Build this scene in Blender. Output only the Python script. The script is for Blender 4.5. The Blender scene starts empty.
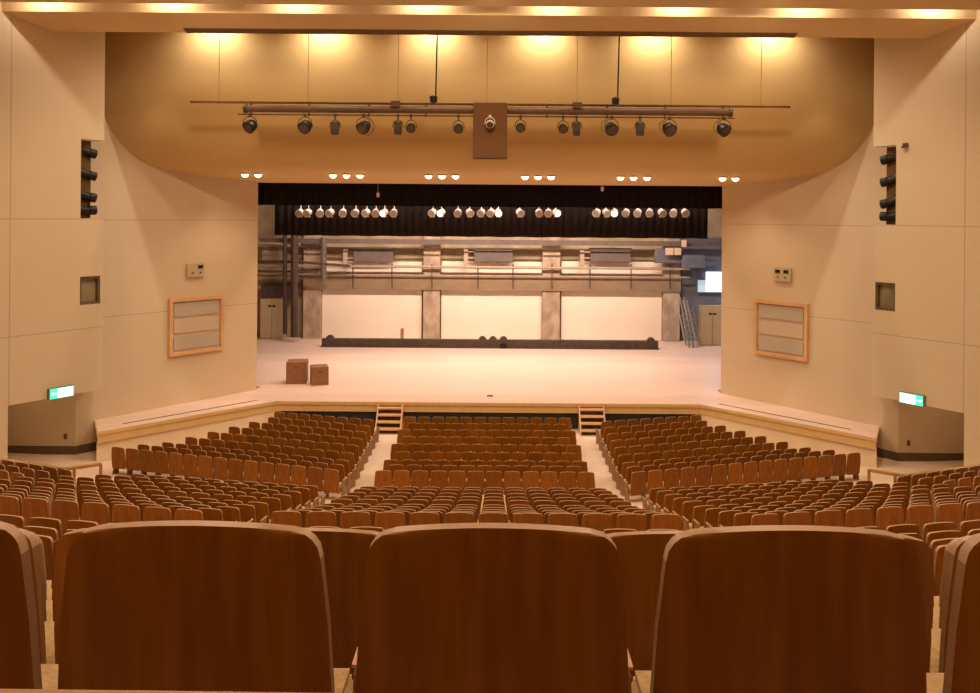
import bpy, bmesh, math, random
from mathutils import Vector, Matrix
random.seed(7)
C = bpy.context.scene.collection
PI = math.pi
F = 860.0; ROLL = .0079; EYE = 8.3

def P(x, y, d):
    """the point at depth d that stands where the photograph shows (x, y)"""
    xr = (x-496)+ROLL*(y-216); yr = (y-216)-ROLL*(x-496)
    return Vector((.25+xr*d/F, d, EYE-yr*d/F))

# ------------------------------------------------------------------ materials
def new_mat(name):
    m = bpy.data.materials.new(name); m.use_nodes = True
    nt = m.node_tree; b = nt.nodes['Principled BSDF']
    return m, nt, b

def noise_mat(name, c1, c2, scale=4, rough=.6, spec=.3, stretch=(1,1,1), bump=0, detail=4, metal=0, lo=.35, hi=.65):
    m, nt, b = new_mat(name)
    tc = nt.nodes.new('ShaderNodeTexCoord'); mp = nt.nodes.new('ShaderNodeMapping')
    mp.inputs['Scale'].default_value = stretch
    n = nt.nodes.new('ShaderNodeTexNoise'); n.inputs['Scale'].default_value = scale; n.inputs['Detail'].default_value = detail
    r = nt.nodes.new('ShaderNodeValToRGB')
    r.color_ramp.elements[0].color = (*c1, 1); r.color_ramp.elements[1].color = (*c2, 1)
    r.color_ramp.elements[0].position = lo; r.color_ramp.elements[1].position = hi
    nt.links.new(tc.outputs['Object'], mp.inputs['Vector']); nt.links.new(mp.outputs['Vector'], n.inputs['Vector'])
    nt.links.new(n.outputs['Fac'], r.inputs['Fac']); nt.links.new(r.outputs['Color'], b.inputs['Base Color'])
    b.inputs['Roughness'].default_value = rough; b.inputs['Specular IOR Level'].default_value = spec
    b.inputs['Metallic'].default_value = metal
    if bump:
        bp = nt.nodes.new('ShaderNodeBump'); bp.inputs['Strength'].default_value = bump; bp.inputs['Distance'].default_value = .01
        nt.links.new(n.outputs['Fac'], bp.inputs['Height']); nt.links.new(bp.outputs['Normal'], b.inputs['Normal'])
    return m

def seam_wall(name, c, seams_z=(), seams_y=(), seams_x=(), w=.014, dark=.74):
    """painted panels with thin joints at given heights / places, joints are real grooves drawn in the panel surface"""
    m, nt, b = new_mat(name)
    g = nt.nodes.new('ShaderNodeNewGeometry'); sp = nt.nodes.new('ShaderNodeSeparateXYZ')
    nt.links.new(g.outputs['Position'], sp.inputs[0])
    last = None
    def line(out, v):
        nonlocal last
        a = nt.nodes.new('ShaderNodeMath'); a.operation = 'SUBTRACT'; a.inputs[1].default_value = v
        nt.links.new(out, a.inputs[0])
        q = nt.nodes.new('ShaderNodeMath'); q.operation = 'ABSOLUTE'; nt.links.new(a.outputs[0], q.inputs[0])
        l = nt.nodes.new('ShaderNodeMath'); l.operation = 'LESS_THAN'; l.inputs[1].default_value = w; nt.links.new(q.outputs[0], l.inputs[0])
        if last is None: last = l.outputs[0]
        else:
            k = nt.nodes.new('ShaderNodeMath'); k.operation = 'MAXIMUM'
            nt.links.new(last, k.inputs[0]); nt.links.new(l.outputs[0], k.inputs[1]); last = k.outputs[0]
    for v in seams_z: line(sp.outputs['Z'], v)
    for v in seams_y: line(sp.outputs['Y'], v)
    if seams_x:
        ab = nt.nodes.new('ShaderNodeMath'); ab.operation = 'ABSOLUTE'; nt.links.new(sp.outputs['X'], ab.inputs[0])
        for v in seams_x: line(ab.outputs[0], v)
    n = nt.nodes.new('ShaderNodeTexNoise'); n.inputs['Scale'].default_value = .9; n.inputs['Detail'].default_value = 5
    nt.links.new(g.outputs['Position'], n.inputs['Vector'])
    r = nt.nodes.new('ShaderNodeValToRGB')
    r.color_ramp.elements[0].color = (c[0]*.95, c[1]*.94, c[2]*.9, 1); r.color_ramp.elements[1].color = (*c, 1)
    nt.links.new(n.outputs['Fac'], r.inputs['Fac'])
    mx = nt.nodes.new('ShaderNodeMixRGB'); nt.links.new(r.outputs['Color'], mx.inputs['Color1'])
    mx.inputs['Color2'].default_value = (c[0]*dark, c[1]*dark*.9, c[2]*dark*.8, 1); mx.inputs['Fac'].default_value = 0
    if last: nt.links.new(last, mx.inputs['Fac'])
    nt.links.new(mx.outputs['Color'], b.inputs['Base Color'])
    b.inputs['Roughness'].default_value = .75; b.inputs['Specular IOR Level'].default_value = .2
    return m

def emit(name, c, s):
    m, nt, b = new_mat(name)
    b.inputs['Base Color'].default_value = (*c, 1)
    b.inputs['Emission Color'].default_value = (*c, 1); b.inputs['Emission Strength'].default_value = s
    return m

M = {}
WALL = (.69, .535, .36)
M['wall'] = seam_wall('cream_panel', WALL, (8.05, 4.63))
M['wall_outer'] = seam_wall('cream_panel_side', (.69, .555, .385), (8.1, 4.6), (25.47,))
M['curve'] = noise_mat('tan_reflector', (.63, .425, .18), (.66, .45, .195), .6, .7, .2)
M['ceil'] = noise_mat('tan_ceiling', (.66, .47, .25), (.70, .50, .27), .8, .8, .2)
M['rear_wall'] = noise_mat('brown_rear_wall', (.26, .15, .07), (.30, .18, .09), 2, .8)
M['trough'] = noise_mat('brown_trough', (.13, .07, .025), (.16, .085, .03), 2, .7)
M['stage'] = noise_mat('pale_stage_boards', (.76, .56, .46), (.84, .62, .52), 1.2, .38, .45, (.6, 6, 1))
M['lip'] = noise_mat('stage_lip_wood', (.66, .42, .18), (.70, .46, .20), 2, .5, .3, (3, 1, 1))
M['riser'] = noise_mat('cream_riser', (.72, .55, .36), (.78, .6, .4), 1, .8)
M['floor'] = noise_mat('pinkish_floor', (.74, .55, .42), (.80, .61, .47), 2.5, .6, .3)
M['dark_base'] = noise_mat('dark_baseboard', (.12, .08, .045), (.15, .1, .055), 3, .5)
M['black_cloth'] = noise_mat('black_cloth', (.012, .010, .010), (.022, .016, .014), 14, .95, .05, (6, 1, .3))
M['black_cloth2'] = noise_mat('brownish_black_cloth', (.020, .015, .013), (.034, .023, .019), 14, .95, .05, (6, 1, .3))
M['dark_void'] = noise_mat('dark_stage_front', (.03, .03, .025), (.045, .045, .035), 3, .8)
M['concrete'] = noise_mat('mottled_concrete', (.34, .25, .17), (.54, .41, .30), 2.2, .85, .1, (1, 1, .6), 0, 8)
M['backwall'] = noise_mat('stage_back_wall', (.34, .25, .15), (.46, .35, .22), 1.2, .85, .1)
M['white_panel'] = noise_mat('cream_white_panel', (.86, .74, .60), (.89, .77, .63), .7, .7, .2)
M['band'] = noise_mat('gallery_band', (.25, .17, .10), (.29, .20, .12), 3, .7)
M['grey_box'] = noise_mat('grey_casing', (.13, .095, .082), (.16, .12, .10), 3, .6)
M['pipe'] = noise_mat('dark_pipe', (.06, .04, .028), (.09, .06, .042), 5, .5)
M['pipe_light'] = noise_mat('pale_pipe', (.38, .28, .20), (.44, .33, .24), 5, .5)
M['blue_wall'] = noise_mat('grey_blue_wall', (.12, .115, .13), (.16, .155, .175), 1.5, .8)
M['blue_box'] = noise_mat('slate_blue_box', (.12, .14, .19), (.15, .17, .22), 3, .6)
M['steel'] = noise_mat('brushed_steel', (.5, .47, .45), (.65, .6, .58), 6, .35, .5, (1,1,8), 0, 3, .8)
M['chrome'] = noise_mat('bright_pipe', (.25, .16, .09), (.34, .22, .13), 2, .2, .6, (1,1,1), 0, 2, .9)
M['wire'] = noise_mat('tan_wire', (.36, .24, .11), (.4, .27, .13), 6, .6)
M['black_metal'] = noise_mat('black_metal', (.008, .006, .005), (.016, .012, .010), 8, .4, .35)
M['truss'] = noise_mat('brown_truss', (.12, .065, .033), (.15, .08, .042), 5, .55)
M['speaker'] = noise_mat('brown_speaker_cloth', (.16, .075, .03), (.18, .087, .036), 40, .9, .1)
M['crate'] = noise_mat('brown_crate', (.25, .115, .055), (.31, .145, .07), 5, .6, .3, (1,1,6))
M['light_wood'] = noise_mat('light_wood', (.62, .36, .17), (.74, .45, .23), 3, .45, .4, (1,1,8))
M['frame_wood'] = noise_mat('frame_wood', (.66, .38, .18), (.74, .44, .22), 3, .5, .3)
M['mesh_grey'] = noise_mat('grey_grille_cloth', (.50, .42, .33), (.55, .47, .37), 60, .9, .1)
M['mesh_pale'] = noise_mat('pale_grille_cloth', (.62, .48, .34), (.67, .52, .37), 60, .9, .1)
M['wallbox'] = noise_mat('beige_box', (.52, .40, .24), (.56, .44, .27), 4, .6)
M['glass'] = noise_mat('dim_booth_glass', (.22, .17, .09), (.34, .27, .16), 1.5, .15, .5)
M['lamp_body'] = noise_mat('pale_lamp_body', (.62, .52, .46), (.75, .64, .58), 6, .4, .4)
M['lamp_lit'] = emit('lit_lens', (1, .93, .80), 5.0)
M['lens'] = noise_mat('dark_lens', (.05, .035, .02), (.1, .06, .04), 5, .12, .6)
M['downlight'] = emit('downlight_glow', (1, .82, .55), 9.0)
M['exit_white'] = emit('exit_white', (.78, 1, .88), 4.5)
M['exit_green'] = emit('exit_green', (.06, .75, .42), 1.6)
M['exit_case'] = noise_mat('exit_case', (.16, .2, .15), (.2, .24, .18), 4, .5)
M['pane_dim'] = emit('dim_daylight_pane', (.42, .55, .62), .7)
M['window'] = emit('daylight_pane', (.66, .84, 1), 3.2)
M['seat_wood'] = noise_mat('veneered_back', (.20, .063, .003), (.275, .096, .004), 3.0, .38, .2, (9, 9, .7), 0, 6)
nt = M['seat_wood'].node_tree; bs = nt.nodes['Principled BSDF']     # veneer differs a little from seat to seat
oi = nt.nodes.new('ShaderNodeObjectInfo'); hs = nt.nodes.new('ShaderNodeHueSaturation'); mr = nt.nodes.new('ShaderNodeMapRange')
mr.inputs['To Min'].default_value = .84; mr.inputs['To Max'].default_value = 1.2
nt.links.new(oi.outputs['Random'], mr.inputs['Value']); nt.links.new(mr.outputs['Result'], hs.inputs['Value'])
src = bs.inputs['Base Color'].links[0].from_socket; nt.links.new(src, hs.inputs['Color']); nt.links.new(hs.outputs['Color'], bs.inputs['Base Color'])
M['seat_lit_edge'] = noise_mat('lit_back_edge', (.50, .32, .21), (.57, .37, .25), 5, .38, .5)  # lighter than the veneer: light from above painted onto the rim
M['fabric'] = noise_mat('brown_fabric', (.22, .12, .06), (.28, .155, .08), 90, .95, .1)
M['cushion'] = noise_mat('tan_cushion', (.48, .33, .17), (.60, .42, .22), 70, .95, .1, (1,1,1), .4)
M['arm'] = noise_mat('arm_wood', (.60, .35, .19), (.70, .43, .25), 4, .4, .45, (8,1,1))
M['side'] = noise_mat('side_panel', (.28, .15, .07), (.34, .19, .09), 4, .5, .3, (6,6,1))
M['rail_wood'] = noise_mat('rail_wood', (.40, .2, .06), (.5, .26, .09), 3, .4, .4, (1,8,1))
M['rail_panel'] = noise_mat('rail_panel', (.17, .06, .025), (.22, .085, .035), 4, .6)
M['black_grid'] = noise_mat('dark_loft', (.05, .04, .035), (.08, .06, .05), 2, .9)

# ------------------------------------------------------------------ mesh helpers
class MB:
    def __init__(s): s.bm = bmesh.new(); s.mi = 0
    def _tag(s, fs):
        for f in fs: f.material_index = s.mi
    def box(s, a, b, rot=None, mi=0):
        a = Vector(a); b = Vector(b); s.mi = mi
        vs = [s.bm.verts.new((x, y, z)) for x in (a.x, b.x) for y in (a.y, b.y) for z in (a.z, b.z)]
        if rot: bmesh.ops.transform(s.bm, matrix=rot, verts=vs)
        fs = [s.bm.faces.new([vs[i] for i in q]) for q in ((0,1,3,2),(4,6,7,5),(0,4,5,1),(2,3,7,6),(0,2,6,4),(1,5,7,3))]
        s._tag(fs); return s
    def cbox(s, c, d, rz=0, rx=0, ry=0, mi=0):
        m = Matrix.Translation(Vector(c)) @ Matrix.Rotation(rz, 4, 'Z') @ Matrix.Rotation(ry, 4, 'Y') @ Matrix.Rotation(rx, 4, 'X')
        d = Vector(d)/2
        return s.box(-d, d, m, mi)
    def prism(s, pts, z0, z1, mi=0):
        s.mi = mi
        lo = [s.bm.verts.new((x, y, z0 if not callable(z0) else z0(x, y))) for x, y in pts]
        hi = [s.bm.verts.new((x, y, z1)) for x, y in pts]
        n = len(pts); fs = [s.bm.faces.new(lo[::-1]), s.bm.faces.new(hi)]
        for i in range(n): fs.append(s.bm.faces.new([lo[i], lo[(i+1) % n], hi[(i+1) % n], hi[i]]))
        s._tag(fs); return s
    def extrude_x(s, prof, x0, x1, mi=0):
        s.mi = mi
        a = [s.bm.verts.new((x0, y, z)) for y, z in prof]; b = [s.bm.verts.new((x1, y, z)) for y, z in prof]
        n = len(prof); fs = [s.bm.faces.new(a[::-1]), s.bm.faces.new(b)]
        for i in range(n): fs.append(s.bm.faces.new([a[i], a[(i+1) % n], b[(i+1) % n], b[i]]))
        s._tag(fs); return s
    def tube(s, p, q, r, n=8, r2=None, mi=0):
        s.mi = mi
        p = Vector(p); q = Vector(q); d = (q-p); L = d.length
        m = Matrix.Translation((p+q)/2) @ d.to_track_quat('Z', 'Y').to_matrix().to_4x4()
        g = bmesh.ops.create_cone(s.bm, cap_ends=True, segments=n, radius1=r, radius2=r if r2 is None else r2, depth=L, matrix=m)
        fs = {f for v in g['verts'] for f in v.link_faces}
        s._tag(fs); return s
    def lathe(s, prof, m, n=14, mi=0):
        """prof: (r, t) along local Z, m: matrix"""
        s.mi = mi; rings = []
        for r, t in prof:
            rings.append([s.bm.verts.new(m @ Vector((r*math.cos(2*PI*k/n), r*math.sin(2*PI*k/n), t))) for k in range(n)])
        fs = []
        for a, b in zip(rings, rings[1:]):
            for k in range(n): fs.append(s.bm.faces.new([a[k], a[(k+1) % n], b[(k+1) % n], b[k]]))
        fs.append(s.bm.faces.new(rings[0][::-1])); fs.append(s.bm.faces.new(rings[-1]))
        s._tag(fs); return s
    def poly(s, pts, mi=0):
        s.mi = mi; f = s.bm.faces.new([s.bm.verts.new(p) for p in pts]); s._tag([f]); return s
    def bevel(s, w, seg=2):
        bmesh.ops.bevel(s.bm, geom=list(s.bm.edges), offset=w, segments=seg, affect='EDGES', clamp_overlap=True); return s
    def mesh(s, name, mats, smooth=False):
        bmesh.ops.recalc_face_normals(s.bm, faces=s.bm.faces)
        me = bpy.data.meshes.new(name); s.bm.to_mesh(me); s.bm.free()
        for m in (mats if isinstance(mats, (list, tuple)) else [mats]): me.materials.append(m)
        if smooth:
            for p in me.polygons: p.use_smooth = True
            me.set_sharp_from_angle(angle=math.radians(40))
        return me
    def build(s, name, mats, parent=None, smooth=False):
        return add(name, s.mesh(name, mats, smooth), parent)

def add(name, me, parent=None):
    o = bpy.data.objects.new(name, me); C.objects.link(o)
    if parent: o.parent = parent
    return o
def tag(o, label, cat, group=None, kind=None):
    o['label'] = label; o['category'] = cat
    if group: o['group'] = group
    if kind: o['kind'] = kind
    return o
def empty(name, loc, label, cat, group=None, rz=0):
    o = bpy.data.objects.new(name, None); C.objects.link(o); o.location = loc; o.rotation_euler.z = rz
    o.empty_display_size = .1
    return tag(o, label, cat, group)
def struct(o): o['kind'] = 'structure'; return o
def mirror(pts, s): return [(x*s, y) for x, y in pts]

# ------------------------------------------------------------------ floor
KN = [(-4.5, 7.25), (.49, 7.25), (1.49, 6.88), (2.495, 6.51), (3.5, 6.13), (4.51, 5.74), (5.51, 5.35), (6.52, 4.96), (7.52, 4.57),
      (8.53, 4.21), (9.53, 3.89), (10.54, 3.60), (12.92, 2.965), (13.86, 2.66), (14.8, 2.37), (15.75, 2.09), (16.69, 1.82),
      (17.63, 1.60), (18.57, 1.36), (19.52, 1.13), (20.46, .91), (21.4, .67), (24.2, .24), (25.13, .13), (26.07, .01), (27, 0), (37, 0)]
def fz(d):
    for (a, za), (b, zb) in zip(KN, KN[1:]):
        if d <= b: return za+(zb-za)*(d-a)/(b-a)
    return 0.0
def ang(d):                     # how far the side rows are turned towards the stage
    return math.radians(10 if d < 21.4 else 17 if d > 24.2 else 10+7*(d-21.4)/2.8)
EDGE = 4.1
def yy(X, d): return d+max(0, abs(X)-EDGE)*math.tan(ang(d))

fm = MB(); bm = fm.bm
xs = [-17, -13, -9, -6.5, -EDGE, -3.12, 0, 3.12, EDGE, 6.5, 9, 13, 17]
ds = []
for (a, za), (b, zb) in zip(KN, KN[1:]):
    if .4 < a < 10.5:            # stepped platforms in the rear block
        ds += [(a-.12, za), (b-.1201, za)]
    elif a < .4: ds += [(a, za), (b-.1201, zb)]
    else: ds.append((a, za))
ds.append((37, 0))
ds = sorted(ds, key=lambda t: t[0])
rows = [[bm.verts.new((x, yy(x, d), z)) for x in xs] for d, z in ds]
for a, b in zip(rows, rows[1:]):
    for i in range(len(xs)-1): bm.faces.new([a[i], a[i+1], b[i+1], b[i]])
struct(fm.build('floor', M['floor']))

# ------------------------------------------------------------------ side walls, curved soffit, ceiling
for s, side in ((-1, 'left'), (1, 'right')):
    m = MB()
    m.prism(mirror([(9.58, 35.5), (13.65, 30.15), (14.12, 29.5), (17, 29.5), (17, 30.2), (14.6, 30.6), (10.5, 36.4), (10.0, 36.4)], s), 0, 15.8)
    struct(m.build('wall_'+side, M['wall']))
    # projecting side wall: panels with a slot for lamps and a small booth window
    a = Vector((12.52, 28.0)); b = Vector((14.15, 25.45)); L = (b-a).length; u = (b-a)/L; nrm = Vector((-u.y, u.x))
    if nrm.x < 0: nrm = -nrm            # away from the hall
    def wb(m, t0, t1, z0, z1, th=.35):
        p = a+u*t0; q = a+u*t1
        m.prism(mirror([tuple(p), tuple(q), tuple(q+nrm*th), tuple(p+nrm*th)], s), z0, z1)
    m = MB()
    wb(m, 0, L, 10.65, 15.8); wb(m, .80, L, 8.1, 10.65); wb(m, 0, L, 6.26, 8.1)
    wb(m, .0, .10, 5.36, 6.26); wb(m, .80, L, 5.36, 6.26); wb(m, 0, L, 2.57, 5.36)
    wb(m, L, L+3.1, 0, 15.8)
    q = a+u*(L+3.1)
    m.prism(mirror([(q.x, q.y), (q.x, -4.4), (q.x+.3, -4.4), (q.x+.3, q.y)], s), 0, 15.8)
    struct(m.build('wall_'+side+'_front', M['wall_outer']))
    # slab over the entrance recess and its outer closing wall
    m = MB(); m.prism(mirror([(12.75, 28.2), (14.3, 25.7), (17, 25.7), (17, 29.5), (14.12, 29.5), (13.65, 30.1)], s), 2.6, 2.9)
    m.prism(mirror([(16.8, 24.0), (17.1, 24.0), (17.1, 30), (16.8, 30)], s), 0, 15.8)
    struct(m.build('wall_'+side+'_recess', M['wall']))
    m = MB()
    m.prism(mirror([(13.5, 30.25), (14.1, 29.47), (16.9, 29.47), (16.9, 29.55), (14.14, 29.55), (13.6, 30.3)], s), .0, .29)
    m.bm.verts.ensure_lookup_table()
    struct(m.build('baseboard_'+side, M['dark_base']))
    # booth window
    w = empty('booth_window', (0, 0, 0), f'small dark framed booth window in the {side} projecting wall', 'window', 'booth windows')
    def wp(m, t0, t1, z0, z1, o0, o1):
        p = a+u*t0; q = a+u*t1
        m.prism(mirror([tuple(p+nrm*o0), tuple(q+nrm*o0), tuple(q+nrm*o1), tuple(p+nrm*o1)], s), z0, z1)
    m = MB()
    for r in ((.10, .17, 5.36, 6.26), (.73, .80, 5.36, 6.26), (.17, .73, 5.36, 5.44), (.17, .73, 6.18, 6.26)): wp(m, *r, .03, .34)
    m.build('frame', M['dark_base'], w)
    m = MB(); wp(m, .17, .73, 5.44, 6.18, .16, .18); m.build('pane', M['glass'], w)
    m = MB(); wp(m, .27, .80, 8.12, 10.63, .31, .34); o = tag(m.build('slot_shade_strip', M['trough']), f'narrow dark backing strip in the {side} wall slot behind the spotlights', 'panel')  # dark colour stands in for the shade inside the slot
    # lamps in the slot: a pole with four spotlights
    pc = a+u*.70+nrm*.22
    m = MB(); m.tube((pc.x*s, pc.y, 8.12), (pc.x*s, pc.y, 10.63), .035)
    tag(m.build('lamp_pole', M['black_metal']), f'vertical black pole carrying spotlights in the {side} wall slot', 'pole')
    for k, (zc, word) in enumerate(((10.3, 'top'), (9.58, 'second from top'), (8.88, 'third from top'), (8.38, 'lowest'))):
        t = empty('wall_spotlight', (pc.x*s, pc.y+.05, zc), f'black spotlight in the {side} wall slot, {word} of the four', 'spotlight', f'spotlights in the {side} wall slot')
        dirn = Vector((-s*.95, 1.0, -.32 if k < 3 else .02)).normalized()
        mt = Matrix.Translation(-dirn*.18) @ dirn.to_track_quat('Z', 'Y').to_matrix().to_4x4()
        m = MB(); m.lathe([(.06, -.16), (.17, -.13), (.18, .2), (.12, .22), (.12, .44), (.15, .46), (.15, .66)], mt, 12); m.build('body', M['black_metal'], t, True)
        m = MB(); m.lathe([(.13, .66), (.13, .665)], mt, 12); m.build('lens', M['lens'], t)
        m = MB(); m.tube((0, 0, .16), (-s*.06, .05, .0), .02); m.cbox((0, 0, .16), (.12, .1, .08)); m.build('bracket', M['pipe'], t)

# curved soffit above the opening
prof = [(35.5, 9.63), (34.2, 9.71), (33.2, 9.78), (32.6, 9.85), (32.1, 9.93), (31.65, 10.06), (31.3, 10.25), (31.0, 10.5), (30.75, 10.8), (30.5, 11.15),
        (30.32, 11.55), (30.17, 12.0), (30.06, 12.6), (29.98, 13.3), (29.93, 14.2), (29.9, 15.9), (36.4, 15.9), (36.4, 9.63)]
m = MB(); m.extrude_x(prof, -16.8, 16.8)
o = struct(m.build('ceiling_reflector', M['curve'], None, True))

m = MB()      # ceiling: sloping slab in front, step with light slot, then the house ceiling
m.extrude_x([(26.5, 13.88), (25.22, 14.19), (25.22, 16.0), (25.34, 16.0), (25.34, 14.4), (26.5, 14.1)], -16.8, 16.8)
m.extrude_x([(24.62, 14.31), (22.0, 14.9), (19, 15.2), (-4.4, 15.2), (-4.4, 15.4), (19, 15.4), (22.0, 15.15), (24.62, 14.6)], -16.8, 16.8)
m.extrude_x([(-4.5, 15.8), (36.4, 15.8), (36.4, 16.1), (-4.5, 16.1)], -16.8, 16.8)
struct(m.build('ceiling', M['ceil']))
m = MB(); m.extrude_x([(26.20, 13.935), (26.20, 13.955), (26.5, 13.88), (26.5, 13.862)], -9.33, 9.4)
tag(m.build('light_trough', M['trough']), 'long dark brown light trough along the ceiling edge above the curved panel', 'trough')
m = MB(); m.box((-17, -4.6, 6), (17, -4.3, 16)); struct(m.build('wall_back', M['rear_wall']))

# ------------------------------------------------------------------ stage, ledges, apron
apron = [(-9.6, 35.5), (-13.7, 30.12), (-12.88, 28.47), (-8.26, 33.42), (8.26, 33.42), (12.88, 28.47), (13.7, 30.12), (9.6, 35.5)]
m = MB(); m.prism(apron+[(9.6, 36.2), (17, 36.2), (17, 52), (-17, 52), (-17, 36.2), (-9.6, 36.2)], .95, 1.05)
struct(m.build('floor_stage', M['stage']))
def offs(pts, d):
    return pts
fr = [(-13.7, 30.12), (-12.88, 28.47), (-8.26, 33.42), (8.26, 33.42), (12.88, 28.47), (13.7, 30.12)]
fi = [(-13.5, 30.3), (-12.82, 28.62), (-8.22, 33.56), (8.22, 33.56), (12.82, 28.62), (13.5, 30.3)]
fo = [(-13.75, 30.1), (-12.885, 28.42), (-8.25, 33.36), (8.25, 33.36), (12.885, 28.42), (13.75, 30.1)]
m = MB()
m.prism(fr+fi[::-1], .66, .95, 0)
m.prism(fo+fi[::-1], .93, 1.045, 0)
struct(m.build('trim_1', M['lip']))
# cream wall under the side ledges, dark front under the straight edge
fb = [(8.1, 33.62), (12.95, 28.55), (13.6, 30.2), (13.5, 30.4), (12.85, 28.9), (8.15, 33.8)]
for s, side in ((-1, 'left'), (1, 'right')):
    m = MB(); m.prism(mirror(fb, s), 0, .67); struct(m.build('wall_'+side+'_ledge', M['riser']))
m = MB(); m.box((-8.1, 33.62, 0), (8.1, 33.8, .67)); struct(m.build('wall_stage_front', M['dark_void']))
for s, side in ((-1, 'left'), (1, 'right')):
    m = MB()
    m.prism(mirror([(8.97, 33.45), (12.5, 29.55), (12.54, 29.6), (9.02, 33.5)], s), 1.05, 1.058)
    tag(m.build('vent_slot', M['dark_void']), f'long thin dark slot in the pale ledge along the {side} wall', 'vent', 'ledge vents')

# portable steps up to the stage
for s, side, x0 in ((-1, 'left', -3.78), (1, 'right', 4.0)):
    t = empty('stage_steps', (x0, 33.34, 0), f'small wooden steps up to the stage at the head of the {side} aisle', 'steps', 'stage steps')
    for sx in (-.47, .47):
        m = MB(); m.prism([(sx-.025, -.78), (sx+.025, -.78), (sx+.025, 0), (sx-.025, 0)], 0, .14)
        m.extrude_x([(-.8, 0), (-.8, .17), (-.02, .98), (0, .98), (0, 0)], sx-.022, sx+.022)
        m.build('side_board', M['light_wood'], t)
    for k in range(4):
        m = MB(); m.box((-.46, -.80+.2*k, .15+.22*k), (.46, -.55+.2*k, .21+.22*k)); m.build('tread', M['light_wood'], t)
    m = MB(); m.extrude_x([(-.56, 0), (-.02, .72), (-.02, 0)], -.44, .44); m.build('backing', M['trough'], t)

# ------------------------------------------------------------------ wall fittings
for s, side in ((-1, 'left'), (1, 'right')):
    u = Vector((9.6-13.65, 35.5-30.15)).normalized(); base = Vector((13.65, 30.15)); n = Vector((-abs(u.y), -abs(u.x)))   # into the hall
    def at(t, o): p = base+u*t+n*o; return (p.x, p.y)
    def pan(m, t0, t1, z0, z1, o0, o1): m.prism(mirror([at(t0, o0), at(t1, o0), at(t1, o1), at(t0, o1)], s), z0, z1)
    t = empty('speaker_grille', (0, 0, 0), f'wood framed grille with three stacked cloth panels on the {side} splayed wall', 'speaker grille', 'wall grilles')
    A0, A1, Z0, Z1 = 2.66, 5.03, 2.93, 5.09
    m = MB()
    for r in ((A0, A0+.13, Z0, Z1), (A1-.13, A1, Z0, Z1), (A0+.13, A1-.13, Z0, Z0+.13), (A0+.13, A1-.13, Z1-.13, Z1)): pan(m, *r, -.01, .16)
    m.build('frame', M['frame_wood'], t)
    h = (Z1-Z0-.26)/3
    m = MB(); pan(m, A0+.12, A1-.12, Z0+.12, Z1-.12, 0, .05); m.build('inner_board', M['mesh_pale'], t)
    for k in range(3):
        z = Z0+.13+h*k
        m = MB(); pan(m, A0+.22, A1-.22, z+.07, z+h-.05, .05, .09); m.build('cloth_panel', M['mesh_pale' if k == 1 else 'mesh_grey'], t)
    t = empty('socket_box', (0, 0, 0), 'beige wall box with one pair of dark sockets above the left grille' if s < 0 else 'beige wall box with two pairs of dark sockets above the right grille', 'socket box')
    B0, B1, W0, W1 = 3.41, 4.15, 5.87, 6.39
    m = MB(); pan(m, B0, B1, W0, W1, -.01, .12); m.build('box', M['wallbox'], t)
    prs = ((.55, .16),) if s < 0 else ((.18, .28), (.55, .28))
    for c_, _ in prs:
        for d_ in ((-.09, .0), (.02, .11)):
            m = MB(); pan(m, B0+c_+d_[0], B0+c_+d_[1], W0+.32, W0+.44, .12, .15); m.build('socket', M['black_metal'], t)
    for c_ in (.22, .56):
        m = MB(); pan(m, B0+c_-.03, B0+c_+.03, W0+.13, W0+.19, .12, .14); m.build('knob', M['trough'], t)
    # exit sign on the soffit edge
    a = Vector((13.30, 26.78)); uu = Vector((1.63, -2.55)).normalized(); nn = Vector((-abs(uu.y), -abs(uu.x)))
    t = empty('exit_sign', (a.x*s, a.y, 2.55), f'glowing green and white exit sign over the {side} side entrance', 'exit sign', 'exit signs')
    rz = math.atan2(uu.y*1, uu.x*s)
    t.rotation_euler.z = rz if s > 0 else rz+PI
    # local: x along the wall, -y into the hall
    m = MB(); m.box((-.40, -.14, 0), (.40, .02, .33)); m.build('case', M['exit_case'], t)
    m = MB(); m.box((-.385, -.15, .012), (.385, -.14, .318)); m.build('green_face', M['exit_green'], t)
    m = MB(); m.box((-.14-.0, -.156, .03), (.335, -.15, .30)) if s < 0 else m.box((-.335, -.156, .03), (.14, -.15, .30)); m.build('white_panel', M['exit_white'], t)
    # running figure and arrow
    cx = .10 if s < 0 else -.10; k = -s
    m = MB()
    m.lathe([(.026, 0), (.026, .006)], Matrix.Translation((cx+k*.03, -.156, .255)) @ Matrix.Rotation(PI/2, 4, 'X'), 10)
    for p, q, r in (((0, .225), (-.03, .14), .02), ((-.0, .21), (.06, .17), .011), ((-.01, .215), (-.07, .18), .011), ((-.03, .14), (.04, .1), .014), ((.04, .1), (.03, .045), .012), ((-.03, .14), (-.08, .08), .014)):
        m.tube((cx+k*p[0], -.158, p[1]), (cx+k*q[0], -.158, q[1]), r, 6)
    m.build('running_figure', M['exit_green'], t)
    ax = -.26 if s < 0 else .26
    m = MB(); m.box((ax-.07, -.156, .15), (ax+.07, -.15, .18)); m.poly([(ax-k*.10, -.156, .165), (ax-k*.03, -.156, .22), (ax-k*.03, -.156, .11)]); m.build('arrow', M['exit_white'], t)
    # low wall socket in the recess
    m = MB(); m.box((s*14.45-.04, 29.44, .55), (s*14.45+.04, 29.5, .72))
    tag(m.build('wall_outlet', M['trough']), f'tiny dark outlet low on the wall of the {side} entrance recess', 'outlet')

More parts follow.
